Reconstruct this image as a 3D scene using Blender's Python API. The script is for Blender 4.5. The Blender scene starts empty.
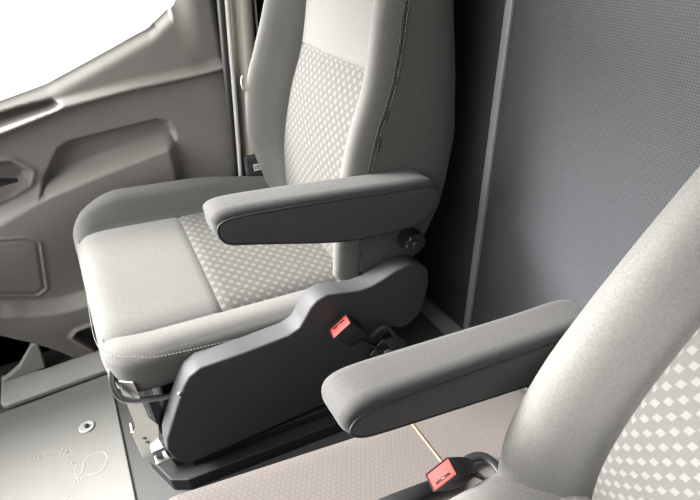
import bpy, math, random
import numpy as np
from mathutils import Vector, Matrix
random.seed(3)
scene = bpy.context.scene
C = scene.collection
PI = math.pi
SKY_LO, SKY_HI = .32, 4.5
SUN = 9.4

# ------------------------------------------------------------------ materials
def nt(name):
    m = bpy.data.materials.new(name); m.use_nodes = True
    t = m.node_tree
    return m, t, t.nodes['Principled BSDF']

def lk(t, a, b): t.links.new(a, b)

def mathn(t, op, a, b=None, c=None, clamp=False):
    n = t.nodes.new('ShaderNodeMath'); n.operation = op; n.use_clamp = clamp
    for i, v in enumerate((a, b, c)):
        if v is None: continue
        if isinstance(v, (int, float)): n.inputs[i].default_value = v
        else: lk(t, v, n.inputs[i])
    return n.outputs[0]

def noise(t, vec, scale, detail=2.0, rough=0.5):
    n = t.nodes.new('ShaderNodeTexNoise'); n.inputs['Scale'].default_value = scale
    n.inputs['Detail'].default_value = detail; n.inputs['Roughness'].default_value = rough
    lk(t, vec, n.inputs['Vector']); return n.outputs[0]

def mixc(t, fac, a, b):
    n = t.nodes.new('ShaderNodeMix'); n.data_type = 'RGBA'
    if isinstance(fac, (int, float)): n.inputs[0].default_value = fac
    else: lk(t, fac, n.inputs[0])
    for i, v in ((6, a), (7, b)):
        if isinstance(v, tuple): n.inputs[i].default_value = (*v, 1)
        else: lk(t, v, n.inputs[i])
    return n.outputs[2]

def bump(t, p, h, strength, dist):
    b = t.nodes.new('ShaderNodeBump'); b.inputs['Strength'].default_value = strength
    b.inputs['Distance'].default_value = dist
    lk(t, h, b.inputs['Height']); lk(t, b.outputs[0], p.inputs['Normal'])

def objvec(t):
    n = t.nodes.new('ShaderNodeTexCoord'); return n.outputs['Object']

def fabric(name, col, sheen=0.08):
    m, t, p = nt(name)
    v = objvec(t)
    f = noise(t, v, 900, 2, 0.7); g = noise(t, v, 14, 3, 0.6); h = noise(t, v, 260, 2, 0.6)
    a = tuple(c*0.45 for c in col); b = tuple(min(1, c*1.55) for c in col)
    s = mathn(t, 'ADD', mathn(t, 'MULTIPLY', f, 0.35), mathn(t, 'ADD', mathn(t, 'MULTIPLY', g, 0.1), mathn(t, 'MULTIPLY', h, 0.55)))
    lk(t, mixc(t, s, a, b), p.inputs['Base Color'])
    p.inputs['Roughness'].default_value = 0.92
    p.inputs['Specular IOR Level'].default_value = 0.2
    p.inputs['Sheen Weight'].default_value = sheen; p.inputs['Sheen Roughness'].default_value = 0.5
    bump(t, p, mathn(t, 'ADD', f, h), 0.25, 0.0008)
    return m

def plastic(name, col, rough=0.5, grain=500, gs=0.12, spec=0.4):
    m, t, p = nt(name)
    v = objvec(t); f = noise(t, v, grain, 2, 0.6); g = noise(t, v, 9, 3, 0.6)
    lk(t, mixc(t, g, tuple(c*0.9 for c in col), tuple(c*1.1 for c in col)), p.inputs['Base Color'])
    p.inputs['Roughness'].default_value = rough; p.inputs['Specular IOR Level'].default_value = spec
    bump(t, p, f, gs, 0.0006)
    return m

def metal(name, col, rough=0.3):
    m, t, p = nt(name)
    v = objvec(t); g = noise(t, v, 40, 4, 0.6)
    lk(t, mixc(t, g, tuple(c*0.75 for c in col), col), p.inputs['Base Color'])
    p.inputs['Metallic'].default_value = 1; p.inputs['Roughness'].default_value = rough
    bump(t, p, g, 0.1, 0.001)
    return m

def insert_fabric(name, base, light, pu, pv):
    """woven insert: staggered rows of small finely striped light blocks on a mid grey weave (UV in metres)"""
    m, t, p = nt(name)
    uv = t.nodes.new('ShaderNodeUVMap'); sp = t.nodes.new('ShaderNodeSeparateXYZ'); lk(t, uv.outputs[0], sp.inputs[0])
    u, v = sp.outputs[0], sp.outputs[1]
    vr = mathn(t, 'DIVIDE', v, pv)
    row = mathn(t, 'FLOOR', vr)
    fv = mathn(t, 'FRACT', vr)
    odd = mathn(t, 'MULTIPLY', mathn(t, 'MODULO', mathn(t, 'ADD', row, 1000), 2), 0.5)
    uu = mathn(t, 'ADD', mathn(t, 'DIVIDE', u, pu), odd)
    uu = mathn(t, 'ADD', uu, mathn(t, 'MULTIPLY', mathn(t, 'SUBTRACT', fv, 0.5), 0.1))   # leaning block sides
    fu = mathn(t, 'FRACT', uu)
    def win(x, lo, hi, e):
        a = mathn(t, 'DIVIDE', mathn(t, 'SUBTRACT', x, lo), e, clamp=True)
        b = mathn(t, 'DIVIDE', mathn(t, 'SUBTRACT', hi, x), e, clamp=True)
        return mathn(t, 'MULTIPLY', a, b)
    blk = mathn(t, 'MULTIPLY', win(fu, 0.29, 0.71, 0.05), win(fv, 0.1, 0.9, 0.08))
    st = mathn(t, 'GREATER_THAN', mathn(t, 'FRACT', mathn(t, 'MULTIPLY', uu, 14.0)), 0.35)
    st = mathn(t, 'ADD', mathn(t, 'MULTIPLY', st, 0.45), 0.55)
    n = noise(t, objvec(t), 700, 2, 0.7)
    bcol = mixc(t, n, tuple(c*0.75 for c in base), tuple(c*1.25 for c in base))
    lk(t, mixc(t, mathn(t, 'MULTIPLY', blk, st), bcol, light), p.inputs['Base Color'])
    p.inputs['Roughness'].default_value = 0.85; p.inputs['Specular IOR Level'].default_value = 0.25
    p.inputs['Sheen Weight'].default_value = 0.06
    bump(t, p, mathn(t, 'ADD', mathn(t, 'MULTIPLY', blk, 0.6), mathn(t, 'MULTIPLY', n, 0.3)), 0.5, 0.0012)
    return m

def hex_vinyl(name, base, line, size):
    m, t, p = nt(name)
    s = t.nodes.new('ShaderNodeSeparateXYZ'); lk(t, objvec(t), s.inputs[0])
    x = mathn(t, 'DIVIDE', s.outputs[0], size); y = mathn(t, 'DIVIDE', s.outputs[1], size)
    R3 = math.sqrt(3)
    def cell(ox, oy):
        fx = mathn(t, 'SUBTRACT', mathn(t, 'FRACT', mathn(t, 'ADD', x, ox + 100)), 0.5)
        fy = mathn(t, 'MULTIPLY', mathn(t, 'SUBTRACT', mathn(t, 'FRACT', mathn(t, 'ADD', mathn(t, 'DIVIDE', y, R3), oy + 100)), 0.5), R3)
        ax = mathn(t, 'ABSOLUTE', fx); ay = mathn(t, 'ABSOLUTE', fy)
        return mathn(t, 'MAXIMUM', ax, mathn(t, 'ADD', mathn(t, 'MULTIPLY', ax, 0.5), mathn(t, 'MULTIPLY', ay, R3/2)))
    d = mathn(t, 'MINIMUM', cell(0, 0), cell(0.5, 0.5))       # 0 centre .. 0.5 edge
    ln = mathn(t, 'DIVIDE', mathn(t, 'SUBTRACT', d, 0.40), 0.06, clamp=True)
    g = noise(t, objvec(t), 12, 3)
    bc = mixc(t, g, tuple(c*0.95 for c in base), tuple(min(1, c*1.05) for c in base))
    lk(t, mixc(t, ln, bc, line), p.inputs['Base Color'])
    p.inputs['Roughness'].default_value = 0.55; p.inputs['Specular IOR Level'].default_value = 0.35
    bump(t, p, mathn(t, 'SUBTRACT', 1.0, ln), 0.25, 0.0008)
    return m

def woven_vinyl(name):
    m, t, p = nt(name)
    s = t.nodes.new('ShaderNodeSeparateXYZ'); lk(t, objvec(t), s.inputs[0])
    y, z = s.outputs[1], s.outputs[2]
    k = 2*PI/0.0072
    a = mathn(t, 'SINE', mathn(t, 'MULTIPLY', mathn(t, 'ADD', y, z), k*0.71))
    b = mathn(t, 'SINE', mathn(t, 'MULTIPLY', mathn(t, 'SUBTRACT', y, z), k*0.71))
    h = mathn(t, 'MULTIPLY', mathn(t, 'ADD', mathn(t, 'MULTIPLY', a, b), 1), 0.5)
    n = noise(t, objvec(t), 420, 2, 0.7)
    hh = mathn(t, 'ADD', mathn(t, 'MULTIPLY', h, 0.7), mathn(t, 'MULTIPLY', n, 0.3))
    lk(t, mixc(t, hh, (0.015, 0.0175, 0.0202), (0.071, 0.071, 0.078)), p.inputs['Base Color'])
    p.inputs['Roughness'].default_value = 0.62; p.inputs['Specular IOR Level'].default_value = 0.3
    bump(t, p, hh, 0.5, 0.0015)
    return m

def floor_mat_material(name):
    m, t, p = nt(name)
    v = objvec(t); f = noise(t, v, 650, 2, 0.7); g = noise(t, v, 6, 4, 0.6)
    c = mixc(t, g, (0.088, 0.087, 0.082), (0.112, 0.111, 0.104))
    c = mixc(t, mathn(t, 'MULTIPLY', f, 0.35), c, (0.15, 0.149, 0.141))
    lk(t, c, p.inputs['Base Color'])
    p.inputs['Roughness'].default_value = 0.6; p.inputs['Specular IOR Level'].default_value = 0.35
    bump(t, p, mathn(t, 'ADD', f, g), 0.3, 0.001)
    return m

M = {}
M['fabric'] = fabric('grey_seat_fabric', (0.090, 0.088, 0.084))
M['fabric_dark'] = fabric('charcoal_seat_fabric', (0.046, 0.045, 0.045), 0.06)
M['insert'] = insert_fabric('woven_insert_fabric', (0.054, 0.0525, 0.049), (0.094, 0.091, 0.085), 0.0265, 0.0150)
M['stitch'] = plastic('pale_thread', (0.17, 0.165, 0.158), 0.9)
M['black'] = plastic('black_grained_plastic', (0.036, 0.036, 0.038), 0.62, 500, 0.15, 0.25)
M['black_satin'] = plastic('black_satin_plastic', (0.013, 0.013, 0.014), 0.5, 500, 0.1, 0.3)
M['black_gloss'] = plastic('black_smooth_plastic', (0.012, 0.012, 0.013), 0.22, 200, 0.02)
M['black_steel'] = plastic('black_painted_steel', (0.011, 0.011, 0.012), 0.6, 120, 0.03, 0.2)
M['steel'] = metal('bare_steel', (0.50, 0.49, 0.47), 0.3)
M['tube'] = metal('dark_chromed_tube', (0.42, 0.42, 0.42), 0.3)
M['door'] = plastic('grey_door_plastic', (0.15, 0.142, 0.132), 0.55, 420, 0.2)
M['pillar'] = plastic('warm_grey_pillar_plastic', (0.17, 0.158, 0.135), 0.6, 420, 0.15)
M['rubber'] = plastic('black_rubber_seal', (0.02, 0.02, 0.02), 0.6)
M['seal'] = plastic('pale_grey_seal', (0.36, 0.355, 0.34), 0.5)
M['bulkhead'] = woven_vinyl('black_woven_vinyl')
M['strip'] = plastic('grey_trim_plastic', (0.22, 0.225, 0.22), 0.4, 300, 0.05)
M['floor'] = floor_mat_material('grey_rubber_floor')
M['lit_step'] = plastic('lightened_step_grey', (0.215, 0.211, 0.200), 0.55)  # step colour raised above the floor's, in place of light the door blocks
M['floor_dark'] = plastic('dark_floor_vinyl', (0.03, 0.03, 0.03), 0.6)
M['lilac'] = hex_vinyl('pale_hexagon_vinyl', (0.099, 0.088, 0.083), (0.078, 0.069, 0.065), 0.0105)
M['seam'] = plastic('ochre_seam', (0.19, 0.13, 0.06), 0.7)
M['red'] = plastic('red_button_plastic', (0.33, 0.028, 0.026), 0.7, 200, 0.02, 0.12)
M['white'] = plastic('white_label', (0.7, 0.7, 0.72), 0.6)
M['scuff'] = plastic('chalky_scuff', (0.24, 0.24, 0.235), 0.8)
M['roof'] = plastic('headliner', (0.06, 0.058, 0.055), 0.9)
M['webbing'] = plastic('black_webbing', (0.02, 0.02, 0.022), 0.7, 900, 0.3)

def glass_mat():
    m = bpy.data.materials.new('window_glass'); m.use_nodes = True; t = m.node_tree
    t.nodes.clear()
    o = t.nodes.new('ShaderNodeOutputMaterial'); mx = t.nodes.new('ShaderNodeMixShader')
    tr = t.nodes.new('ShaderNodeBsdfTransparent'); gl = t.nodes.new('ShaderNodeBsdfGlossy')
    tr.inputs[0].default_value = (0.93, 0.95, 0.94, 1); gl.inputs['Roughness'].default_value = 0.02
    mx.inputs[0].default_value = 0.05
    lk(t, tr.outputs[0], mx.inputs[1]); lk(t, gl.outputs[0], mx.inputs[2]); lk(t, mx.outputs[0], o.inputs[0])
    return m
M['glass'] = glass_mat()

# ------------------------------------------------------------------ mesh helpers
def obj(name, verts, faces, mat, parent=None, smooth=True, uv=None):
    me = bpy.data.meshes.new(name)
    me.from_pydata([tuple(map(float, v)) for v in verts], [], faces)
    me.validate(); me.update()
    if uv is not None:
        l = me.uv_layers.new(name='UVMap')
        for lp in me.loops: l.data[lp.index].uv = uv[lp.vertex_index]
    me.materials.append(M[mat])
    if smooth: me.polygons.foreach_set('use_smooth', [True]*len(me.polygons))
    import bmesh
    bm = bmesh.new(); bm.from_mesh(me)
    bmesh.ops.recalc_face_normals(bm, faces=bm.faces); bm.to_mesh(me); bm.free()
    o = bpy.data.objects.new(name, me); C.objects.link(o)
    if parent: o.parent = parent
    return o

def rebase(o, loc):
    """put the object's origin at loc, keeping its mesh where it stands"""
    loc = Vector(loc)
    o.data.transform(Matrix.Translation(-loc)); o.location = loc
    return o

def thing(name, label, cat, loc=(0, 0, 0), group=None):
    o = bpy.data.objects.new(name, None); C.objects.link(o); o.location = loc
    o.empty_display_size = 0.05
    o['label'] = label; o['category'] = cat
    if group: o['group'] = group
    return o

def adopt(root):
    """parts are modelled in world coordinates: shift direct children into the root's frame"""
    for ch in root.children:
        ch.location = ch.location - root.location

def tag(o, label, cat, group=None):
    o['label'] = label; o['category'] = cat
    if group: o['group'] = group
    return o

def struct(o): o['kind'] = 'structure'; return o

class MB:
    def __init__(s): s.v = []; s.f = []
    def add(s, v, f):
        n = len(s.v); s.v += [tuple(p) for p in v]; s.f += [[i+n for i in q] for q in f]; return s
    def build(s, name, mat, parent=None, smooth=True): return obj(name, s.v, s.f, mat, parent, smooth)

def box(lo, hi):
    (x0, y0, z0), (x1, y1, z1) = lo, hi
    v = [(x0,y0,z0),(x1,y0,z0),(x1,y1,z0),(x0,y1,z0),(x0,y0,z1),(x1,y0,z1),(x1,y1,z1),(x0,y1,z1)]
    f = [[0,3,2,1],[4,5,6,7],[0,1,5,4],[1,2,6,5],[2,3,7,6],[3,0,4,7]]
    return v, f

def bevel(o, w, seg=3, angle=35):
    m = o.modifiers.new('bevel', 'BEVEL'); m.width = w; m.segments = seg
    m.limit_method = 'ANGLE'; m.angle_limit = math.radians(angle); m.harden_normals = False
    return o

def auto(o, deg=35):
    """flat across sharp edges"""
    me = o.data
    me.set_sharp_from_angle(angle=math.radians(deg)); return o

def catmull(pts, n=8, closed=False):
    P = [np.array(p, float) for p in pts]; out = []
    N = len(P); rng = range(N if closed else N-1)
    for i in rng:
        if closed: a, b, c, d = P[i-1], P[i], P[(i+1) % N], P[(i+2) % N]
        else: a = P[max(i-1, 0)]; b = P[i]; c = P[i+1]; d = P[min(i+2, N-1)]
        for k in range(n):
            t = k/n
            out.append(0.5*((2*b)+(-a+c)*t+(2*a-5*b+4*c-d)*t*t+(-a+3*b-3*c+d)*t**3))
    if not closed: out.append(P[-1])
    return out

def tube(pts, r, seg=10, caps=True, flat=None):
    """sweep a circle (or ellipse flat=(ra, rb) with rb along world up as far as possible) along pts"""
    P = [np.array(p, float) for p in pts]; v = []; f = []
    n = len(P); prev = None
    for i, p in enumerate(P):
        t = P[min(i+1, n-1)] - P[max(i-1, 0)]; t /= np.linalg.norm(t)
        if prev is None:
            a = np.array([0, 0, 1.0]) if abs(t[2]) < 0.9 else np.array([1.0, 0, 0])
        else: a = prev
        a = a - t*np.dot(a, t); a /= np.linalg.norm(a); prev = a
        b = np.cross(t, a)
        rr = r[i] if isinstance(r, (list, tuple)) else r
        ra, rb = (rr, rr) if flat is None else flat
        for k in range(seg):
            q = 2*PI*k/seg
            v.append(p + a*math.cos(q)*rb + b*math.sin(q)*ra)
    for i in range(n-1):
        for k in range(seg):
            f.append([i*seg+k, i*seg+(k+1) % seg, (i+1)*seg+(k+1) % seg, (i+1)*seg+k])
    if caps:
        f.append(list(range(seg))[::-1]); f.append([(n-1)*seg+k for k in range(seg)])
    return v, f

def prism(poly, axis, a, b):
    """extrude a 2D polygon; axis 'y': poly is (x,z); 'x': (y,z); 'z': (x,y)"""
    def mk(p, d):
        if axis == 'y': return (p[0], d, p[1])
        if axis == 'x': return (d, p[0], p[1])
        return (p[0], p[1], d)
    n = len(poly)
    v = [mk(p, a) for p in poly] + [mk(p, b) for p in poly]
    f = [list(range(n))[::-1], list(range(n, 2*n))]
    for i in range(n): f.append([i, (i+1) % n, n+(i+1) % n, n+i])
    return v, f

def pillow(poly, ya, yb, rim, rows=6, crown=0.0):
    """closed outline (x,z) between y=ya and y=yb, edges rounded by radius rim: smooth solid"""
    P = np.array(poly, float); n = len(P); cen = P.mean(0)
    # inward normals
    nrm = []
    area = 0.5*sum(P[i][0]*P[(i+1) % n][1]-P[(i+1) % n][0]*P[i][1] for i in range(n))
    for i in range(n):
        t = P[(i+1) % n]-P[i-1]; t /= (np.linalg.norm(t)+1e-9)
        q = np.array([-t[1], t[0]]) * (1 if area > 0 else -1); nrm.append(q)
    nrm = np.array(nrm)
    rings = []
    for k in range(rows+1):
        a = PI/2*k/rows
        rings.append((P+nrm*rim*(1-math.sin(a)), ya+(rim if yb > ya else -rim)*(1-math.cos(a))))
    for k in range(rows, -1, -1):
        a = PI/2*k/rows
        rings.append((P+nrm*rim*(1-math.sin(a)), yb-(rim if yb > ya else -rim)*(1-math.cos(a))))
    v = []; f = []
    for Q, y in rings:
        for q in Q: v.append((q[0], y, q[1]))
    for r in range(len(rings)-1):
        for i in range(n):
            f.append([r*n+i, r*n+(i+1) % n, (r+1)*n+(i+1) % n, (r+1)*n+i])
    f.append(list(range(n))[::-1]); f.append([(len(rings)-1)*n+i for i in range(n)])
    return v, f

def smooth(a, b, x):
    t = np.clip((x-a)/(b-a), 0, 1); return t*t*(3-2*t)

def soft_box(lo, hi, rad, xs, ys, zs):
    """grid box with ellipsoidally rounded edges; returns verts, faces, (face, side) list; q keeps the box coordinates"""
    lo = np.array(lo, float); hi = np.array(hi, float); rad = np.array(rad, float)
    idx = {}; v = []; q = []; f = []; side = []
    def vert(p):
        key = tuple(round(float(c), 6) for c in p)
        if key in idx: return idx[key]
        p = np.array(p, float)
        inn = np.clip(p, lo+rad, hi-rad); d = (p-inn)/rad
        L = np.linalg.norm(d)
        # radial projection of the cube corner onto the ellipsoid
        if L > 1e-9:
            m = np.max(np.abs(d)); d = d/L*1.0
        idx[key] = len(v); v.append(inn+d*rad); q.append(p); return idx[key]
    def face(us, ws, fn, nm):
        for i in range(len(us)-1):
            for j in range(len(ws)-1):
                f.append([vert(fn(us[i], ws[j])), vert(fn(us[i+1], ws[j])), vert(fn(us[i+1], ws[j+1])), vert(fn(us[i], ws[j+1]))]); side.append(nm)
    face(xs, ys, lambda a, b: (a, b, hi[2]), 'top'); face(xs, ys, lambda a, b: (a, b, lo[2]), 'bottom')
    face(xs, zs, lambda a, b: (a, lo[1], b), 'near'); face(xs, zs, lambda a, b: (a, hi[1], b), 'far')
    face(ys, zs, lambda a, b: (lo[0], a, b), 'front'); face(ys, zs, lambda a, b: (hi[0], a, b), 'rear')
    return v, f, side, q

def split_build(v, f, key, spec, parent, uvs=None):
    """spec: {key: (name, material)}; one object per key; returns dict"""
    out = {}
    for k, (name, mat) in spec.items():
        ids = {}; vv = []; ff = []; uu = []
        for face, kk in zip(f, key):
            if kk != k: continue
            g = []
            for i in face:
                if i not in ids: ids[i] = len(vv); vv.append(v[i]); uu.append(uvs[i] if uvs else (0, 0))
                g.append(ids[i])
            ff.append(g)
        out[k] = obj(name, vv, ff, mat, parent, True, uu if uvs else None)
    return out

def dashes(path, up, n_len=0.006, gap=0.003, r=0.0008):
    """a row of stitches along a path"""
    P = [np.array(p, float) for p in path]; mb = MB()
    acc = 0; seg = []
    d = [0]
    for a, b in zip(P[:-1], P[1:]): d.append(d[-1]+np.linalg.norm(b-a))
    def at(s):
        i = min(max(int(np.searchsorted(d, s))-1, 0), len(P)-2)
        t = (s-d[i])/max(d[i+1]-d[i], 1e-9); return P[i]+(P[i+1]-P[i])*t
    s = 0
    while s+n_len < d[-1]:
        a, c = at(s), at(s+n_len); m = (a+c)/2+np.array(up)*r*0.6
        mb.add(*tube([a, m, c], r, 5)); s += n_len+gap
    return mb

# ------------------------------------------------------------------ seats
def make_backrest(root, yc, hwf, spine, back, seam, z0, z1, zins, bulge, side_of_stitch, lo_scale=lambda z: 1.0, hi_scale=lambda z: 1.0):
    """lofted back: bolsters either side of a sunken centre; hwf/spine/back are functions of z"""
    # front profile control: (t, forward)
    u_ = 1-seam
    tf = [-1.0, -0.988, -(seam+.88*u_), -(seam+.74*u_), -(seam+.58*u_), -(seam+.42*u_), -(seam+.26*u_), -(seam+.09*u_), -seam]
    ff_ = [0.0, 0.026, 0.052, 0.068, 0.069, 0.057, 0.037, 0.013, -0.004]
    fr = [(t, f*bulge/0.07, 'bolster') for t, f in zip(tf, ff_)]
    mid = [(-seam+0.012, 0.0), (-seam+0.05, 0.004), (-seam*0.6, 0.007), (-seam*0.2, 0.009), (seam*0.2, 0.009), (seam*0.6, 0.007), (seam-0.05, 0.004), (seam-0.012, 0.0)]
    fr += [(t, f, 'mid') for t, f in mid]
    fr += [(-t, f*bulge/0.07, 'bolster') for t, f in zip(tf[::-1], ff_[::-1])]
    # densify smooth in t
    cols = []
    ctl = catmull([(a, b, 0) for a, b, _ in fr], 3)
    for p in ctl: cols.append(('front', p[0], p[1]))
    nf = len(cols)
    sd = [(1.0, 0.03), (1.0, 0.10), (1.0, 0.3), (1.0, 0.55), (0.99, 0.75), (0.96, 0.88), (0.90, 0.96), (0.8, 1.0), (0.4, 1.0), (0.0, 1.0)]
    for t, d in sd: cols.append(('back', t, d))
    for t, d in sd[::-1][1:]: cols.append(('back', -t, d))
    nc = len(cols)
    zs = [z0+0.0, z0+0.004, z0+0.012, z0+0.03, z0+0.06]
    zs += list(np.arange(z0+0.09, zins-0.02, 0.03))
    zs += [zins-0.012, zins-0.004, zins, zins+0.004, zins+0.012]
    zs += list(np.arange(zins+0.04, z1-0.1, 0.03))
    zs += [z1-0.08, z1-0.055, z1-0.032, z1-0.015, z1-0.004, z1]
    v = []; f = []; key = []; uvs = []
    for z in zs:
        e0 = min(1.0, (z-z0)/0.06); e1 = min(1.0, (z1-z)/0.09)
        sh = math.sqrt(max(0.0, 1-(1-e0)**2))*0.35+0.65
        sh1 = math.sqrt(max(0.0, 1-(1-e1)**2))
        k = sh*(0.55+0.45*sh1) if z > (z0+z1)/2 else sh
        hw = hwf(z); xf = spine(z); xb = back(z); xm = (xf+xb)/2
        for typ, t, d in cols:
            if typ == 'front':
                x = xf - d*min(1, 0.4+0.6*e0)*(0.35+0.65*smooth(0, 0.30, z1-z))*(1 if abs(t) < seam else lo_scale(z) if t < 0 else hi_scale(z)) + .008*max(0, (abs(t)-.95)/.05)
                if abs(z-zins) < 0.003 and abs(t) < seam: x += 0.004
            else: x = xf+(xb-xf)*d
            kk = k if (typ == 'back' or True) else 1
            x = xm+(x-xm)*kk
            y = yc+t*hw*(0.85+0.15*kk if z < (z0+z1)/2 else 0.8+0.2*kk)
            v.append((x, y, z)); uvs.append((t*hw, z*1.04))
    for r in range(len(zs)-1):
        zm = (zs[r]+zs[r+1])/2
        for c in range(nc):
            a, b = c, (c+1) % nc
            f.append([r*nc+a, r*nc+b, (r+1)*nc+b, (r+1)*nc+a])
            if c < nf-1 and abs((cols[a][1]+cols[b][1])/2) < seam-0.002:
                key.append('ins' if zm < zins else 'up')
            elif c >= nf: key.append('side')
            else: key.append('body')
    f.append(list(range(nc))[::-1]); key.append('side')
    f.append([(len(zs)-1)*nc+i for i in range(nc)]); key.append('side')
    o = split_build(v, f, key, {'body': ('backrest', 'fabric')}, root)['body']
    o2 = split_build(v, f, key, {'side': ('backrest_side_panel', 'fabric'), 'ins': ('backrest_insert', 'insert'), 'up': ('backrest_upper_panel', 'fabric')}, o, uvs)
    o2['ins']['label'] = 'woven backrest insert with rows of pale blocks'
    # stitched seam down the front edge of the side
    path = []; path2 = []
    sg = side_of_stitch
    for z in np.arange(z0+0.07, z1-0.12, 0.01):
        path.append((spine(z)+0.004, yc+sg*(hwf(z)+0.0004), z)); path2.append((spine(z)+0.011, yc+sg*(hwf(z)+0.0006), z))
    st = dashes(path, (0, sg, 0), 0.005, 0.003, 0.0009); s2 = dashes(path2, (0, sg, 0), 0.005, 0.003, 0.0009)
    st.add(s2.v, s2.f); st.build('seam_stitching', 'stitch', o)
    mb = MB(); mb.add(*tube([(p[0]-0.004, p[1]+sg*0.0003, p[2]) for p in path], 0.0013, 6)); mb.build('seam_piping', 'fabric_dark', o)
    return o

def make_cushion(root, x0, x1, y0, y1, ztop, zbot, seam, xins, bol, bol_far, cross=0.0):
    yc = (y0+y1)/2; hw = (y1-y0)/2
    ys = sorted(set([round(yc+hw*t, 5) for t in (-1, -.985, -.96, -.92, -.87, -.81, -.75, -(seam+.03), -(seam+.008), -seam, -(seam-.008), -(seam-.03), -.55, -.4, -.2, 0, .2, .4, .55, seam-.03, seam-.008, seam, seam+.008, seam+.03, .75, .81, .87, .92, .96, .985, 1)]))
    xs = sorted(set([round(c, 5) for c in [x0+d for d in (0, .004, .012, .024, .04, .06, .085)] + list(np.arange(x0+.11, xins-.02, .03)) + [xins-.01, xins-.003, xins, xins+.003, xins+.01] + list(np.arange(xins+.03, x1-.06, .03)) + [x1-.05, x1-.035, x1-.02, x1-.008, x1]]))
    zb, zt = zbot, ztop(x0)
    H = 0.16
    zs = [0, .01, .025, .045, .07, .095, .115, .13, .14, .148, .154, H]
    v, f, side, q = soft_box((x0, y0, 0), (x1, y1, H), (0.055, 0.045, 0.045), xs, ys, zs)
    vv = []; uvs = []
    for p, o in zip(v, q):
        x, y, z = p
        t = abs(o[1]-yc)/hw
        up = z/H
        # plan rounding of the front corners
        fr = max(0, 1-(x-x0)/0.12)
        y = yc+(y-yc)*(1-0.10*fr**2)
        b = smooth(seam, seam+0.16, t)*(1-0.25*smooth(0.9, 1.0, t))
        prof = smooth(x0-0.03, x0+0.15, x)*(1-0.55*smooth(x0+0.33, x1, x))
        dz = (bol if o[1] < yc else bol_far)*b*(0.22+0.78*prof)
        g = -0.0075*math.exp(-((t-seam)/0.02)**2) if t < 1.0 else 0
        if o[2] >= H-1e-6:
            dz += g*1.0
            dz += 0.008*(1-(t/seam)**2) if t < seam else 0
            if t < seam: dz -= 0.005*math.exp(-((o[0]-xins)/0.006)**2)
        zz = zbot + (ztop(x)-zbot)*up + dz*up**1.5 + cross*(y-yc)*up
        # belly of the side panels
        vv.append((x, y, zz)); uvs.append((y-yc, x*1.0))
    key = []
    for face, s in zip(f, side):
        cx = sum(q[i][0] for i in face)/4; cy = sum(q[i][1] for i in face)/4
        key.append('ins' if (s == 'top' and cx > xins and abs(cy-yc) < hw*seam) else 'body')
    o = split_build(vv, f, key, {'body': ('seat_cushion', 'fabric')}, root)['body']
    # woven insert, laid on its own faces
    ui = [(a[1]-yc, a[0]) for a in vv]
    oi = split_build(vv, f, key, {'ins': ('cushion_insert', 'insert')}, o, ui)['ins']
    oi['label'] = 'woven cushion insert with rows of pale blocks'
    return o

def armrest(root, poly, seam_poly, ya, yb):
    """soft arm pad: outline (x,z), camera-side face at ya"""
    out = [tuple(p) for p in catmull([(a, b, 0) for a, b in poly], 6, True)]
    v, f = pillow([(p[0], p[1]) for p in out], ya, yb, 0.018, 7)
    a = obj('armrest', v, f, 'fabric_dark', root)
    a['label'] = 'padded folding armrest in charcoal fabric'
    return a

def ip(xs, ys): return lambda q: float(np.interp(q, xs, ys))

# ---- far seat -----------------------------------------------------------------
seat = thing('front_seat', 'grey fabric front seat beside the far door, its whole cushion in view', 'seat', (0.2, 1.165, 0), None)
f_sp = catmull([(0.46, .500, 0), (0.55, .503, 0), (0.67, .516, 0), (0.80, .549, 0), (0.90, .588, 0), (1.0, .611, 0), (1.06, .622, 0), (1.35, .70, 0)], 8)
f_spine = ip([p[0] for p in f_sp], [p[1]+.008 for p in f_sp])
f_hw = ip([.35, .47, .62, .75, .90, 1.05, 1.35], [.25, .262, .277, .275, .272, .266, .22])
f_back = ip([.35, .55, .75, .90, 1.05, 1.35], [.70, .785, .815, .80, .78, .79])
make_backrest(seat, 1.182, f_hw, f_spine, f_back, 0.70, 0.37, 1.36, 0.915, 0.08, -1, lambda z: .66, ip([.4, .50, .56, .62, .68, .8, .86, .92, 1.02, 1.1], [.5, .6, .8, 1.05, 1.27, 1.48, 1.54, 1.48, 1.26, 1.05]))
f_top = lambda x: .467-.098*x
make_cushion(seat, -0.118, 0.56, 0.912, 1.465, f_top, 0.30, 0.714, 0.165, 0.010, 0.085, 0.185)
cush = [c for c in seat.children if c.name.startswith('seat_cushion')][0]
# stitched line round the front and side of the cushion
sp = catmull([(-.112, 1.30, .43), (-.1195, 1.17, .425), (-.1185, 1.02, .428), (-.098, .945, .440), (-.050, .918, .430), (.0, .9105, .412), (.134, .9105, .386), (.307, .9105, .360), (.42, .9105, .348)], 10)
dashes(sp, (0, -1, 0), .005, .003, .0009).build('seam_stitching', 'stitch', cush)

far_arm = [(.157, .735), (.160, .708), (.178, .686), (.22, .671), (.43, .607), (.55, .590), (.62, .588), (.668, .606), (.690, .645), (.682, .682), (.640, .705), (.56, .716), (.42, .735), (.28, .752), (.19, .760), (.160, .752)]
a = armrest(seat, far_arm, None, .835, .915)
side = [(.164, .728), (.166, .706), (.184, .688), (.23, .673), (.43, .611), (.55, .594), (.62, .592), (.664, .609), (.684, .645), (.678, .674), (.637, .688), (.56, .698), (.42, .717), (.28, .735), (.20, .742), (.174, .739)]
o = [(p[0], p[1]) for p in catmull([(q[0], q[1], 0) for q in side], 6, True)]
v, f = pillow(o, .8325, .86, .006, 4)
s = obj('armrest_side_panel', v, f, 'fabric_dark', a)
obj('seam_piping', *tube([(p[0], .8345, p[1]) for p in o+[o[0]]], .0022, 6, False), 'webbing', a)

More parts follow.
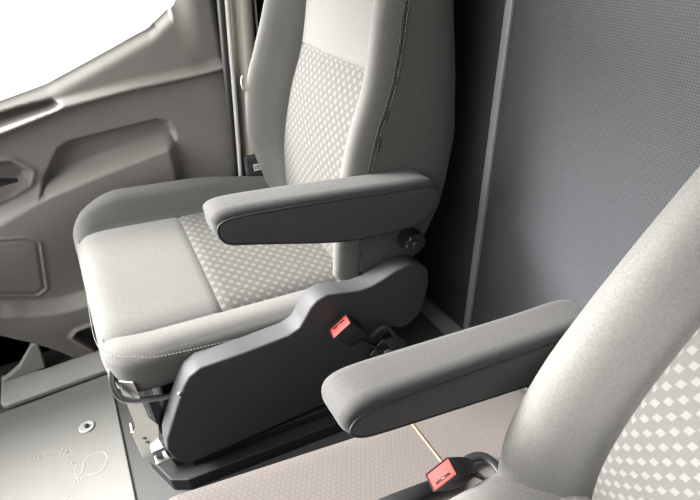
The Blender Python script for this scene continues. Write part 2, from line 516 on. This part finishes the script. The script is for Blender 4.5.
# plastic side covers
cov = [(.040, .374), (.070, .388), (.175, .382), (.281, .382), (.310, .392), (.326, .415), (.343, .440), (.362, .455), (.390, .461), (.43, .449), (.476, .437), (.512, .437), (.549, .446), (.585, .457), (.622, .460), (.663, .448), (.688, .421), (.693, .37), (.684, .319), (.668, .275), (.640, .252), (.607, .25), (.575, .27), (.55, .24), (.50, .15), (.40, .083), (.30, .083), (.013, .092), (-.022, .100), (-.042, .128), (-.052, .175), (-.046, .210), (-.008, .290), (.022, .350)]
sc_ = MB().add(*pillow(cov, .855, .912, .006, 4)).build('side_cover', 'black', seat)
MB().add(*pillow([(.012+.004*math.cos(2*PI*k/16), .335+.004*math.sin(2*PI*k/16)) for k in range(16)], .8538, .86, .001, 2)).build('screw_cap', 'strip', sc_)
# recliner knob: ribbed disc
mb = MB(); kx, kz = .655, .505
ring = []
for i in range(48):
    a_ = 2*PI*i/48; r_ = .031 if i % 4 < 2 else .028
    ring.append((kx+r_*math.cos(a_), kz+r_*math.sin(a_)))
mb.add(*pillow(ring, .868, .915, .004, 3))
mb.add(*pillow([(kx+.014*math.cos(2*PI*i/24), kz+.014*math.sin(2*PI*i/24)) for i in range(24)], .863, .872, .003, 3))
kn = mb.build('recliner_knob', 'black_gloss', seat)

# pedestal, rail, front bracket, height bar
mb = MB()
mb.add(*prism([(-.045, .0), (.55, .0), (.55, .27), (-.02, .27), (-.045, .2)], 'y', .925, 1.40))
mb.add(*prism([(-.078, .0), (.56, .0), (.56, .012), (-.060, .03)], 'y', .905, 1.43))
mb.add(*prism([(-.02, .085), (.54, .065), (.54, .08), (-.02, .10)], 'y', .895, .93))
mb.add(*prism([(-.108, .968), (-.070, .872), (-.03, .850), (.56, .79), (.56, .93), (-.06, .97)], 'z', 0, .045))
mb.add(*prism([(-.01, .880), (.54, .825), (.54, .93), (-.01, .93)], 'z', .045, .075))
bevel(mb.build('pedestal', 'black_steel', seat, False), .004, 2)
mb = MB()
poly = [(-.098, .36), (-.070, .36), (-.066, .24), (-.052, .215), (-.062, .16), (-.058, .10), (-.045, .045), (-.070, .032), (-.095, .038), (-.114, .075), (-.117, .165), (-.102, .20)]
mb.add(*prism(poly, 'y', .928, .932))
mb.add(*prism([(p[0]+.002, p[1]) for p in poly[:1]+poly[-4:]][::-1] + [(-.116, .165), (-.113, .075)], 'y', .93, .945)) if False else None
mb.add(*box((-.118, .932, .06), (-.112, .965, .17)))
mb.add(*box((-.102, .932, .20), (-.094, .975, .36)))
mb.v = [(x, y-(x+.085)*.75, z) for x, y, z in mb.v]
fb = mb.build('front_bracket', 'steel', seat, False); fb['label'] = 'bare steel bracket'; bevel(fb, .0015, 2)
for hx, hz in ((-.094, .157), (-.091, .142), (-.076, .075)):
    mb = MB().add(*pillow([(hx+.005*math.cos(2*PI*i/16), hz+.005*math.sin(2*PI*i/16)) for i in range(16)], .9262, .931, .001, 2))
    mb.v = [(x, y-(x+.085)*.75, z) for x, y, z in mb.v]; mb.build('bolt', 'black', fb)
mb = MB()
mb.add(*box((-.088, .905, .118), (.10, .927, .131))); mb.add(*box((-.088, .9, .082), (.10, .927, .088))); mb.add(*box((-.085, .915, .09), (.1, .927, .118)))
sr = mb.build('slide_rail', 'tube', seat, False); bevel(sr, .001, 2)
for hx in (-.068, -.045, -.02):
    MB().add(*pillow([(hx+.004*math.cos(2*PI*i/14), .073+.004*math.sin(2*PI*i/14)) for i in range(14)], .912, .93, .001, 2)).build('bolt', 'black', sr)
mb = MB(); mb.add(*box((-.055, .918, .165), (-.035, .93, .285))); mb.build('slide_link', 'black_gloss', seat, False)
mb = MB(); mb.add(*box((-.035, .921, .15), (.03, .927, .28))); bevel(mb.build('cross_plate', 'tube', seat, False), .001, 2)
bar = catmull([(-.096, .985, .41), (-.106, .960, .385), (-.113, .942, .352), (-.108, .928, .324), (-.090, .920, .309), (-.05, .914, .296), (.03, .908, .274)], 8)
hb = MB().add(*tube(bar, .0072, 12)).build('adjuster_bar', 'tube', seat)
# rubber foot skirt that meets the floor
adopt(seat)

# ---- near seat ----------------------------------------------------------------
near = thing('front_seat', 'nearer front seat at the lower right, showing its back bolster and armrest', 'seat', (0.3, .07, 0))
n_sp = catmull([(.30, .590, 0), (.40, .576, 0), (.50, .580, 0), (.60, .606, 0), (.70, .650, 0), (.80, .705, 0), (.90, .760, 0), (.98, .795, 0), (1.2, .83, 0)], 8)
n_spine = ip([p[0] for p in n_sp], [p[1] for p in n_sp])
n_hw = ip([.30, .45, .60, .75, .90, 1.2], [.305, .312, .305, .29, .272, .23])
n_back = lambda z: min(n_spine(z)+.15, .905)
nb = make_backrest(near, .07, n_hw, n_spine, n_back, 0.535, 0.28, 1.10, 1.0, 0.085, 1, lambda z: 1.0, ip([.3, .45, .6, .75], [1.45, 1.3, 1.1, 1.0]))
make_cushion(near, -.14, .60, -.22, .355, lambda x: .40-.06*x, .22, .66, .13, .03, .03)
near_arm = [(.192, .632), (.196, .604), (.215, .581), (.26, .566), (.40, .530), (.525, .498), (.65, .466), (.715, .478), (.748, .52), (.742, .562), (.70, .586), (.58, .603), (.45, .624), (.30, .648), (.235, .656), (.205, .650)]
a2 = armrest(near, near_arm, None, .40, .48)
side = [(.203, .612), (.206, .600), (.222, .584), (.264, .569), (.40, .533), (.525, .501), (.65, .470), (.71, .482), (.735, .522), (.728, .548), (.69, .563), (.58, .580), (.45, .601), (.30, .625), (.245, .632), (.214, .628)]
o = [(p[0], p[1]) for p in catmull([(q[0], q[1], 0) for q in side], 6, True)]
v, f = pillow(o, .3975, .43, .006, 4)
obj('armrest_side_panel', v, f, 'fabric_dark', a2)
obj('seam_piping', *tube([(p[0], .3995, p[1]) for p in o+[o[0]]], .0022, 6, False), 'webbing', a2)
mb = MB(); mb.add(*prism([(0.0, 0), (.58, 0), (.55, .25), (0.02, .25)], 'y', -.18, .30)); bevel(mb.build('pedestal', 'black_steel', near, False), .01, 3)
adopt(near)

# ---- pale hexagon vinyl pad between the seats -----------------------------------
def pad_top(x): return .385-.25*(x)
pad = thing('seat_pad', 'pale pinkish hexagon patterned pad lying between the two seats', 'pad', (.3, .47, 0))
xs = sorted([-.075+d for d in (0, .003, .009, .018, .03, .045)] + list(np.arange(0, .78, .04)) + [.80])
ys = sorted([.362, .365, .37, .38] + [.40+d for d in np.arange(0, .12, .04)] + [.585-d for d in (0, .003, .009, .018, .03, .045)])
ys = [y for y in ys if y <= .585]
v, f, sd, q = soft_box((-.075, .362, 0), (.80, .585, .09), (.03, .03, .012), xs, ys, [0, .01, .03, .06, .078, .083, .087, .09])
vv = [(p[0], p[1], p[2]+pad_top(p[0])-.09) for p in v]
pc = obj('pad_top', vv, f, 'lilac', pad)
pr = catmull([(.44, .42, 0), (.44, .50, 0), (.441, .575, 0)], 10)
MB().add(*tube([(p[0], p[1], pad_top(p[0])+.0006) for p in pr], .0022, 6, flat=(.0028, .0012))).build('seam', 'seam', pc)['label'] = 'ochre seam across the pad'
mb = MB(); mb.add(*prism([(-.045, 0), (.78, 0), (.78, .09), (-.045, .295)], 'y', .375, .555)); bevel(mb.build('base_box', 'black', pad, False), .006, 2)
adopt(pad)

# ---- seat belt buckles -----------------------------------------------------------
def buckle(label, face_c, udir, wdir, size, length, stalk, side=1):
    """udir: long side of the red face, wdir: out of the face; body runs back along -wdir"""
    u = Vector(udir).normalized(); w = Vector(wdir); w = (w-u*w.dot(u)).normalized(); s = w.cross(u).normalized()
    c = Vector(face_c); L, H = size
    root = thing('seat_belt_buckle', label, 'seat belt buckle', c-w*length)
    def ring(d, a, b, r, n=6):
        pts = []
        for sx, sy, a0 in ((1, 1, 0), (-1, 1, 90), (-1, -1, 180), (1, -1, 270)):
            for k in range(n+1):
                q = math.radians(a0+90*k/n)
                pts.append(c-w*d+u*(sx*(a-r)+r*math.cos(q))+s*(sy*(b-r)+r*math.sin(q)))
        return pts
    def loft(rings):
        n = len(rings[0]); v = [p for r in rings for p in r]; f = []
        for k in range(len(rings)-1):
            for i in range(n): f.append([k*n+i, k*n+(i+1) % n, (k+1)*n+(i+1) % n, (k+1)*n+i])
        f.append(list(range(n))[::-1]); f.append([(len(rings)-1)*n+i for i in range(n)])
        return v, f
    # housing with a recessed mouth
    rs = [ring(.010, L/2-.0035, H/2-.0035, .0025), ring(.0, L/2-.002, H/2-.002, .003), ring(-.0008, L/2-.001, H/2-.001, .003), ring(.001, L/2, H/2, .004), ring(length*.5, L/2, H/2*1.02, .005), ring(length*.86, L/2*.93, H/2*.95, .005), ring(length*.97, L/2*.74, H/2*.8, .005), ring(length, L/2*.62, H/2*.6, .004)]
    v, f = loft(rs); body = obj('housing', v, f, 'black_satin', root); auto(body, 50)
    # red button fills the mouth, the tongue slot is dark
    def off(rings, ds): return [[p+s*ds for p in r] for r in rings]
    bt = off([ring(.009, L/2-.003, H*.42, .002), ring(.0022, L/2-.003, H*.42, .002), ring(.0012, L/2-.0045, H*.39, .002)], 0)
    v, f = loft(bt); b = obj('button', v, f, 'red', body); b['label'] = 'red release button'; auto(b, 50)
    sl = off([ring(.006, L*.30, H*.07, .001), ring(.0008, L*.30, H*.07, .001)], H*.20*side)
    v, f = loft(sl); obj('slot', v, f, 'black_gloss', body)
    # stalk
    obj('stalk', *tube(stalk, .006, 10, flat=(.010, .005)), 'black_gloss', root)
    adopt(root)
    return root

buckle('red and black seat belt buckle beside the black side cover of the far seat', (.401, .822, .381), (.751, -.151, .643), (-.648, .023, .762), (.060, .034), .078,
       catmull([(.448, .820, .325), (.475, .822, .29), (.505, .826, .255), (.535, .836, .20), (.545, .838, .13)], 6), 1)
buckle('red and black seat belt buckle standing on the pale hexagon pad beside the nearer seat', (.367, .382, .396), (.595, -.238, .768), (-.86, .0, .51), (.060, .034), .085,
       catmull([(.430, .386, .350), (.452, .388, .325), (.475, .390, .295), (.495, .392, .264)], 6), -1)
# anchor of the far buckle: dark bracket with a bolt on the floor side
an = thing('buckle_anchor', 'dark steel anchor bracket behind the far buckle, bolted beside the seat', 'bracket', (.56, .85, 0))
mb = MB(); mb.add(*prism([(.50, .0), (.62, .0), (.62, .20), (.585, .245), (.54, .25), (.50, .21)], 'y', .843, .850)); bevel(mb.build('bracket_plate', 'black_gloss', an, False), .003, 2)
MB().add(*pillow([(.545+.016*math.cos(2*PI*i/24), .205+.016*math.sin(2*PI*i/24)) for i in range(24)], .828, .845, .004, 3)).build('bolt', 'tube', an)
MB().add(*tube(catmull([(.50, .842, .28), (.54, .838, .30), (.57, .840, .26), (.60, .842, .19), (.63, .842, .10)], 6), .006, 8)).build('cable', 'black', an)
adopt(an)

# black grab loop and bar beside the near buckle
gb = thing('buckle_bracket', 'black bar with a looped handle lying on the pale pad under the nearer buckle', 'bracket', (.42, .40, .29))
def onpad(x, y, d): return (x, y, pad_top(x)+d)
lp = catmull([onpad(.415, .405, .012), onpad(.455, .425, .014), onpad(.495, .435, .016), onpad(.525, .428, .016), onpad(.535, .405, .014), onpad(.53, .37, .010), onpad(.52, .33, .004)], 8)
MB().add(*tube(lp, .010, 12, flat=(.011, .006))).build('handle_loop', 'black_satin', gb)
MB().add(*tube([onpad(.22, .415, .010), onpad(.30, .414, .012), onpad(.43, .41, .012)], .012, 12, flat=(.017, .008))).build('bar', 'black_satin', gb)
adopt(gb)

# ------------------------------------------------------------------ floor
YN, YF = -.75, 1.66
o = obj('floor', *box((-1.3, YN, -.03), (.95, YF, 0)), 'floor_dark', None, False); struct(o)
mat = thing('floor_mat', 'grey rubber floor mat with white scuffs in front of the far seat', 'floor mat', (-.5, 1.0, 0))
mp = bevel(obj('mat', *box((-1.2, YN+.03, .0), (-.160, 1.375, .006)), 'floor', mat, False), .004, 2)
scuff = catmull([(-.262, 1.075, 0), (-.235, 1.085, 0), (-.212, 1.075, 0), (-.208, 1.05, 0), (-.222, 1.025, 0), (-.245, 1.018, 0), (-.262, 1.028, 0), (-.275, 1.02, 0), (-.285, 1.032, 0), (-.27, 1.045, 0)], 5, True)
scuff = [(p[0]+random.uniform(-.002, .002), p[1]+random.uniform(-.002, .002), .0062) for p in scuff]
mb = MB(); mb.add(*tube(scuff+[scuff[0]], .0011, 5, False, flat=(.0013, .0005)))
for i in range(170):
    s_ = random.random(); 
    if i % 2: px, py = -.40+.11*s_, 1.155-.03*s_*s_
    else: px, py = -.305+.02*math.sin(5*s_), 1.12-.22*s_
    px += random.gauss(0, .007); py += random.gauss(0, .007); r_ = random.uniform(.0009, .002)
    mb.add(*pillow([(px+r_*math.cos(q), py+r_*math.sin(q)) for q in (0, 1.05, 2.1, 3.14, 4.2, 5.2)], 0, 1, .1, 1)) if False else mb.add(*prism([(px+r_*math.cos(q), py+r_*math.sin(q)) for q in (0, 1.05, 2.1, 3.14, 4.2, 5.2)], 'z', .0058, .0066))
mb.build('scuff_marks', 'scuff', mat)['label'] = 'white dotted scuff marks'
adopt(mat)
fs = thing('floor_fastener', 'round grey fastener disc with a domed pin on the floor mat', 'fastener', (-.245, 1.19, .006))
mb = MB(); rr = [(.0, .0), (.021, .0), (.0215, .002), (.0205, .0035), (.016, .004), (.0145, .0032), (.010, .0030)]
def lathe(prof, cx, cy, cz, seg=32):
    v = []; f = []
    for r, z in prof:
        for k in range(seg): v.append((cx+max(r, 1e-4)*math.cos(2*PI*k/seg), cy+max(r, 1e-4)*math.sin(2*PI*k/seg), cz+z))
    n = seg
    for i in range(len(prof)-1):
        for k in range(seg): f.append([i*n+k, i*n+(k+1) % n, (i+1)*n+(k+1) % n, (i+1)*n+k])
    f.append([(len(prof)-1)*n+k for k in range(n)]); f.append(list(range(n))[::-1])
    return v, f
MB().add(*lathe(rr, -.245, 1.19, .006)).build('washer', 'strip', fs)
MB().add(*lathe([(.0065, .0), (.0065, .004), (.0055, .007), (.003, .0085), (.0005, .009)], -.245, 1.19, .0085)).build('pin', 'black', fs)
adopt(fs)
# raised step plate by the door and its upright gusset
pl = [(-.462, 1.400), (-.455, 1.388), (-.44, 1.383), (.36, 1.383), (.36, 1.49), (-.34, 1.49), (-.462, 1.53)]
o = obj('trim_1', *prism(pl, 'z', 0, .022), 'lit_step', None, False); bevel(o, .010, 4, 30); struct(o)
o = obj('trim_2', *prism([(-.458, .022), (-.335, .022), (-.322, .132), (-.345, .118), (-.40, .055)], 'y', 1.49, 1.515), 'lit_step', None, False); bevel(o, .004, 2); struct(o)

# ------------------------------------------------------------------ far door (height field over x, z; +h comes into the cab)
ztop = ip([-1.25, -.45, -.165, -.055, .125, .23, .309, .345, .372, .385, .395, .40, .43], [.72, .78, .843, .866, .929, .967, 1.017, 1.07, 1.14, 1.25, 1.42, 1.62, 1.74])
zbotf = ip([-1.25, -.40, -.33, -.28, -.235, -.18, .43], [.26, .215, .14, .07, -.01, -.02, -.02])
L1 = ip([-1.25, -.45, -.19, -.027, .138, .30, .372, .42, .45], [.70, .735, .774, .812, .829, .838, .844, .850, .852])
L2 = ip([-1.25, -.45, -.278, -.133, .028, .198, .227, .43], [.40, .47, .533, .584, .616, .644, .65, .66])
pk_ = catmull([(-1.25, .36, 0), (-.5, .335, 0), (-.36, .300, 0), (-.296, .272, 0), (-.224, .252, 0), (-.150, .250, 0), (-.05, .265, 0), (.15, .31, 0), (.43, .36, 0)], 8)
PK = ip([p[0] for p in pk_], [p[1] for p in pk_])
def poly_sd(P, x, z):
    """signed distance to polygon, negative inside"""
    d = np.full(x.shape, 1e9); inside = np.zeros(x.shape, bool)
    n = len(P)
    for i in range(n):
        a = P[i]; b = P[(i+1) % n]
        ex, ez = b[0]-a[0], b[1]-a[1]; wx, wz = x-a[0], z-a[1]
        t = np.clip((wx*ex+wz*ez)/(ex*ex+ez*ez), 0, 1)
        d = np.minimum(d, np.hypot(wx-ex*t, wz-ez*t))
        c = ((a[1] > z) != (b[1] > z)) & (x < (b[0]-a[0])*(z-a[1])/(b[1]-a[1]+1e-12)+a[0])
        inside ^= c
    return np.where(inside, -d, d)
REC = [(-.19, .54), (-.135, .628), (-.075, .702), (-.045, .714), (.082, .722), (.195, .728), (.222, .716), (.232, .685), (.215, .50), (-.1, .45)]
SPK = [(-.60, .52), (-.29, .502), (-.233, .488), (-.203, .463), (-.24, .296), (-.271, .280), (-.354, .322), (-.60, .36)]
CUP = [(-.60, .725), (-.179, .783), (-.06, .806), (-.036, .816), (-.050, .832), (-.123, .824), (-.30, .797), (-.60, .76)]
HAN = [(-.36, .672), (-.235, .696), (-.192, .690), (-.162, .655), (-.178, .626), (-.225, .606), (-.36, .59)]
OPN = [(-.222, .118), (-.205, .135), (-.17, .137), (.2, .19), (.2, -.1), (-.160, -.1), (-.168, -.01)]
xs = np.concatenate([np.arange(-1.22, -.5, .03), np.arange(-.5, .44, .0045)])
nz = 396
X = np.repeat(xs[:, None], nz, 1)
zt_ = np.array([ztop(x) for x in xs]); zb_ = np.array([zbotf(x) for x in xs])
Zabs = np.repeat(np.linspace(-.02, 1.75, nz)[None, :], len(xs), 0)
Z = np.clip(Zabs, zb_[:, None], zt_[:, None])
vf = lambda F: np.array([F(x) for x in xs])[:, None]
l1, l2, pk = vf(L1), vf(L2), vf(PK)
fade = 1-smooth(.36, .42, X)*0.6
h = np.zeros_like(Z)
up = Z-l1
h -= np.where(up > 0, np.minimum(up, .022)*1.0+np.maximum(up-.022, 0)*.2, 0)    # shelf under the glass slopes away
h -= .022*smooth(0, .016, -up)*(1-smooth(.05, .40, -up)*.6)                            # undercut below the shelf
below = l2-Z
rid = 1-smooth(.195, .235, X)
h += rid*.034*np.where(below > 0, 1-smooth(.02, .30, below)*.9, 1-smooth(0, .045, -below))
sd = poly_sd(REC, X, Z)
h -= .030*smooth(.004, -.014, sd)*np.where(below > 0, 0, smooth(0, .035, -below))
h -= .012*np.exp(-((sd+.004)/.005)**2)*np.where(below > -.01, 0, 1)
sd = poly_sd(SPK, X, Z); h += .004*np.exp(-(sd/.0035)**2); h -= .005*np.exp(-((sd+.007)/.003)**2)
sd = poly_sd(CUP, X, Z); h -= .05*smooth(.003, -.012, sd)
sd = poly_sd(HAN, X, Z); h -= .035*smooth(.006, -.018, sd); h += .006*np.exp(-((sd-.008)/.006)**2)
pb = pk-Z
h += .045*smooth(-.004, .034, pb)-.028*smooth(.06, .26, pb)
sd = poly_sd(OPN, X, Z); h -= .07*smooth(.002, -.010, sd); h += .010*np.exp(-((sd-.007)/.007)**2)
# edge rolls: top (window) and rear
kk = smooth(.30, .37, X)*smooth(.0, .03, up); h = h*(1-kk)-.03*kk
h -= .016*(1-smooth(0, .05, vf(ztop)-Z))**2*np.where(X < .30, 1, 0)
h -= .05*smooth(.405, .437, X)
Y = 1.505-h
v = np.stack([X, Y, Z], -1).reshape(-1, 3)
nx = len(xs); f = []
for i in range(nx-1):
    for j in range(nz-1):
        if max(Z[i, j+1]-Z[i, j], Z[i+1, j+1]-Z[i+1, j]) > 1e-6:
            f.append([i*nz+j, (i+1)*nz+j, (i+1)*nz+j+1, i*nz+j+1])
# return edge along the window so the panel has thickness
n0 = len(v); vt = [(x, float(Y[i, -1])+.05, float(zt_[i])-.004) for i, x in enumerate(xs)]
v = np.concatenate([v, np.array(vt)])
for i in range(nx-1): f.append([i*nz+nz-1, (i+1)*nz+nz-1, n0+i+1, n0+i])
n1 = len(v); vr = [(xs[-1], float(Y[-1, j])+.05, float(Z[-1, j])) for j in range(nz)]
v = np.concatenate([v, np.array(vr)])
for j in range(nz-1): f.append([(nx-1)*nz+j, (nx-1)*nz+j+1, n1+j+1, n1+j])
door = struct(obj('door_1', v, f, 'door'))
# outer skin of the door
mb = MB(); ox = [x for x in xs]
for i, x in enumerate(ox):
    mb.v += [(x, 1.60, -.03), (x, 1.60, min(zt_[i]-.012, 1.74))]
for i in range(len(ox)-1): mb.f.append([2*i, 2*i+2, 2*i+3, 2*i+1])
mb.build('outer_skin', 'black_steel', door)
# window glass and its seal
mb = MB()
for i, x in enumerate(xs): mb.v += [(x, 1.585, zt_[i]-.02), (x, 1.575, 1.745)]
for i in range(nx-1):
    if zt_[i+1] < 1.70: mb.f.append([2*i, 2*i+2, 2*i+3, 2*i+1])
gl = mb.build('window_1', 'glass'); struct(gl)
sl = [(x, 1.568, zt_[i]-.002) for i, x in enumerate(xs) if x < .25]
MB().add(*tube(sl, .005, 8)).build('window_seal', 'seal', door)
# inner pull handle
hd = catmull([(-.34, 1.508, .640), (-.27, 1.498, .655), (-.225, 1.494, .655), (-.195, 1.503, .648)], 8)
MB().add(*tube(hd, [.013]*12+[.013-.0007*k for k in range(len(hd)-12)], 12)).build('door_handle', 'black_gloss', door)['label'] = 'black inner door handle'

# door seal, pillar and wall behind
sx = lambda z: float(np.interp(z, [0, .50, .70, .87, 1.03, 1.75], [.375, .385, .402, .415, .428, .47]))
MB().add(*tube([(sx(z)-.004, 1.492, z) for z in np.arange(.02, 1.72, .04)], .010, 10)).build('trim_3', 'rubber')['kind'] = 'structure'
MB().add(*tube([(sx(z)+.012, 1.485, z) for z in np.arange(.02, 1.72, .04)], .0075, 10)).build('trim_4', 'seal')['kind'] = 'structure'
mb = MB(); pv = []
prof = [(.022, 1.60), (.022, 1.500), (.026, 1.494), (.034, 1.492), (.048, 1.474), (.054, 1.468), (.072, 1.466), (.080, 1.472), (.083, 1.490), (.084, 1.60)]
zz = list(np.arange(0, 1.73, .05))
for z in zz:
    for a_, b_ in prof: mb.v.append((sx(z)+a_, b_, z))
n = len(prof)
for i in range(len(zz)-1):
    for k in range(n-1): mb.f.append([i*n+k, i*n+k+1, (i+1)*n+k+1, (i+1)*n+k])
struct(mb.build('trim_5', 'pillar'))
o = obj('wall_right', *box((.44, 1.58, 0), (.95, 1.64, 1.95)), 'rubber', None, False); struct(o)
o = obj('trim_6', *box((-1.3, 1.60, -.03), (.5, 1.66, .30)), 'pillar', None, False); struct(o)

# seat belt behind the far seat
bl = thing('seat_belt', 'black seat belt hanging by the pillar behind the far seat, with white labelled tongue', 'seat belt', (.50, 1.45, .48))
MB().add(*tube([(.492, 1.475, .42), (.500, 1.475, .8), (.525, 1.478, 1.3), (.56, 1.49, 1.70)], .02, 10, flat=(.022, .0012))).build('webbing', 'webbing', bl)
bx_ = bevel(obj('tongue_housing', *box((.408, 1.441, .487), (.474, 1.463, .590)), 'black', bl, False), .008, 3)
MB().add(*box((.432, 1.4395, .540), (.460, 1.4412, .562))).build('label_patch', 'white', bx_, False)['label'] = 'small white printed label'
for k in range(4):
    MB().add(*box((.4350+.006*k, 1.4388, .544), (.4375+.006*k, 1.4400, .558))).build('print_bar', 'black', bx_, False)
MB().add(*tube(catmull([(.437, 1.438, .835), (.430, 1.430, .825), (.429, 1.428, .812), (.434, 1.43, .80), (.448, 1.44, .795)], 6), .0028, 8)).build('hook', 'seal', bl)['label'] = 'pale belt hook'
adopt(bl)

# ------------------------------------------------------------------ bulkhead, roof, front
o = obj('wall_rear', *box((.92, YN, 0), (.95, 1.58, 1.95)), 'bulkhead', None, False); struct(o)
o = bevel(obj('trim_7', *box((.908, .904, .0), (.921, .926, 1.95)), 'strip', None, False), .003, 2); struct(o)
o = obj('baseboard_rear', *prism([(.87, 0), (.92, 0), (.92, .03), (.908, .03)], 'y', YN, 1.5), 'strip', None, False); struct(o)
o = obj('trim_8', *box((.57, .60, 0), (.87, 1.50, .004)), 'floor', None, False); struct(o)
o = obj('ceiling', *box((-.42, YN, 1.80), (.95, 1.66, 1.85)), 'roof', None, False); struct(o)
o = obj('wall_left_blocker', *box((-1.3, YN-.05, 0), (.95, YN, 1.95)), 'rubber', None, False); struct(o)  # unseen near side, added closed and black to hold back light and bounce
o = obj('wall_front', *prism([(-1.3, 0), (-1.16, 0), (-1.12, .40), (-1.10, .52), (-1.15, .57), (-1.3, .60)], 'y', YN, 1.5), 'black', None, False); struct(o)

# unseen dashboard block over the near half, added to shade the nearer seat
dash_block = [(-1.14, .50), (-.66, .46), (-.52, .62), (-.48, .86), (-.50, .98), (-.58, 1.06), (-.80, 1.08), (-1.14, .98)]
o = bevel(obj('dash_shade_block', *prism(dash_block, 'y', YN, .60), 'black', None, False), .03, 4); struct(o)

# ------------------------------------------------------------------ light, camera
w = bpy.data.worlds.new('World'); scene.world = w; w.use_nodes = True
t = w.node_tree; bg = t.nodes['Background']
# overcast sky, brightest low in front of the van on the far side, dim towards the near side
tc = t.nodes.new('ShaderNodeTexCoord')
vm = t.nodes.new('ShaderNodeVectorMath'); vm.operation = 'DOT_PRODUCT'; lk(t, tc.outputs['Generated'], vm.inputs[0])
vm.inputs[1].default_value = Vector((-.84, .28, .46)).normalized()
mr = t.nodes.new('ShaderNodeMapRange'); mr.interpolation_type = 'SMOOTHSTEP'
mr.inputs['From Min'].default_value = .35; mr.inputs['From Max'].default_value = .95
mr.inputs['To Min'].default_value = SKY_LO; mr.inputs['To Max'].default_value = SKY_HI
lk(t, vm.outputs['Value'], mr.inputs[0])
sy = t.nodes.new('ShaderNodeSeparateXYZ'); lk(t, tc.outputs['Generated'], sy.inputs[0])
side_ = mathn(t, 'MULTIPLY', mathn(t, 'DIVIDE', mathn(t, 'SUBTRACT', sy.outputs[1], .35), .4, clamp=True), 1.4)    # open sky on the far side
sky_ = mathn(t, 'ADD', mr.outputs[0], side_)
lk(t, sky_, bg.inputs[1])
lk(t, mixc(t, mathn(t, 'MULTIPLY', sky_, 0.8, clamp=True), (.78, .9, 1.0), (1.0, .985, .95)), bg.inputs[0])
sun = bpy.data.lights.new('Sun', 'SUN'); sun.energy = SUN; sun.angle = math.radians(22); sun.color = (1, .98, .95)
so = bpy.data.objects.new('Sun', sun); C.objects.link(so)
d = Vector((.71, -.38, -.66)); so.rotation_euler = d.to_track_quat('-Z', 'Y').to_euler()

cam = bpy.data.cameras.new('Camera'); co = bpy.data.objects.new('Camera', cam); C.objects.link(co)
cam.sensor_width = 36; cam.sensor_fit = 'HORIZONTAL'; cam.lens = 505/700*36; cam.clip_start = .02
yaw, pitch, roll = (math.radians(a) for a in (28, 34, -2))
fw = Vector((math.sin(yaw)*math.cos(pitch), math.cos(yaw)*math.cos(pitch), -math.sin(pitch)))
rt = Vector((math.cos(yaw), -math.sin(yaw), 0)); upv = rt.cross(fw)
r2 = rt*math.cos(roll)+upv*math.sin(roll); u2 = -rt*math.sin(roll)+upv*math.cos(roll)
mtx = Matrix((r2, u2, -fw)).transposed().to_4x4(); mtx.translation = (0, 0, 1.22)
co.matrix_world = mtx
scene.camera = co
vs = scene.view_settings
vs.view_transform = 'Standard'; vs.look = 'None'; vs.gamma = 1; vs.use_curve_mapping = False; vs.exposure = 1.62
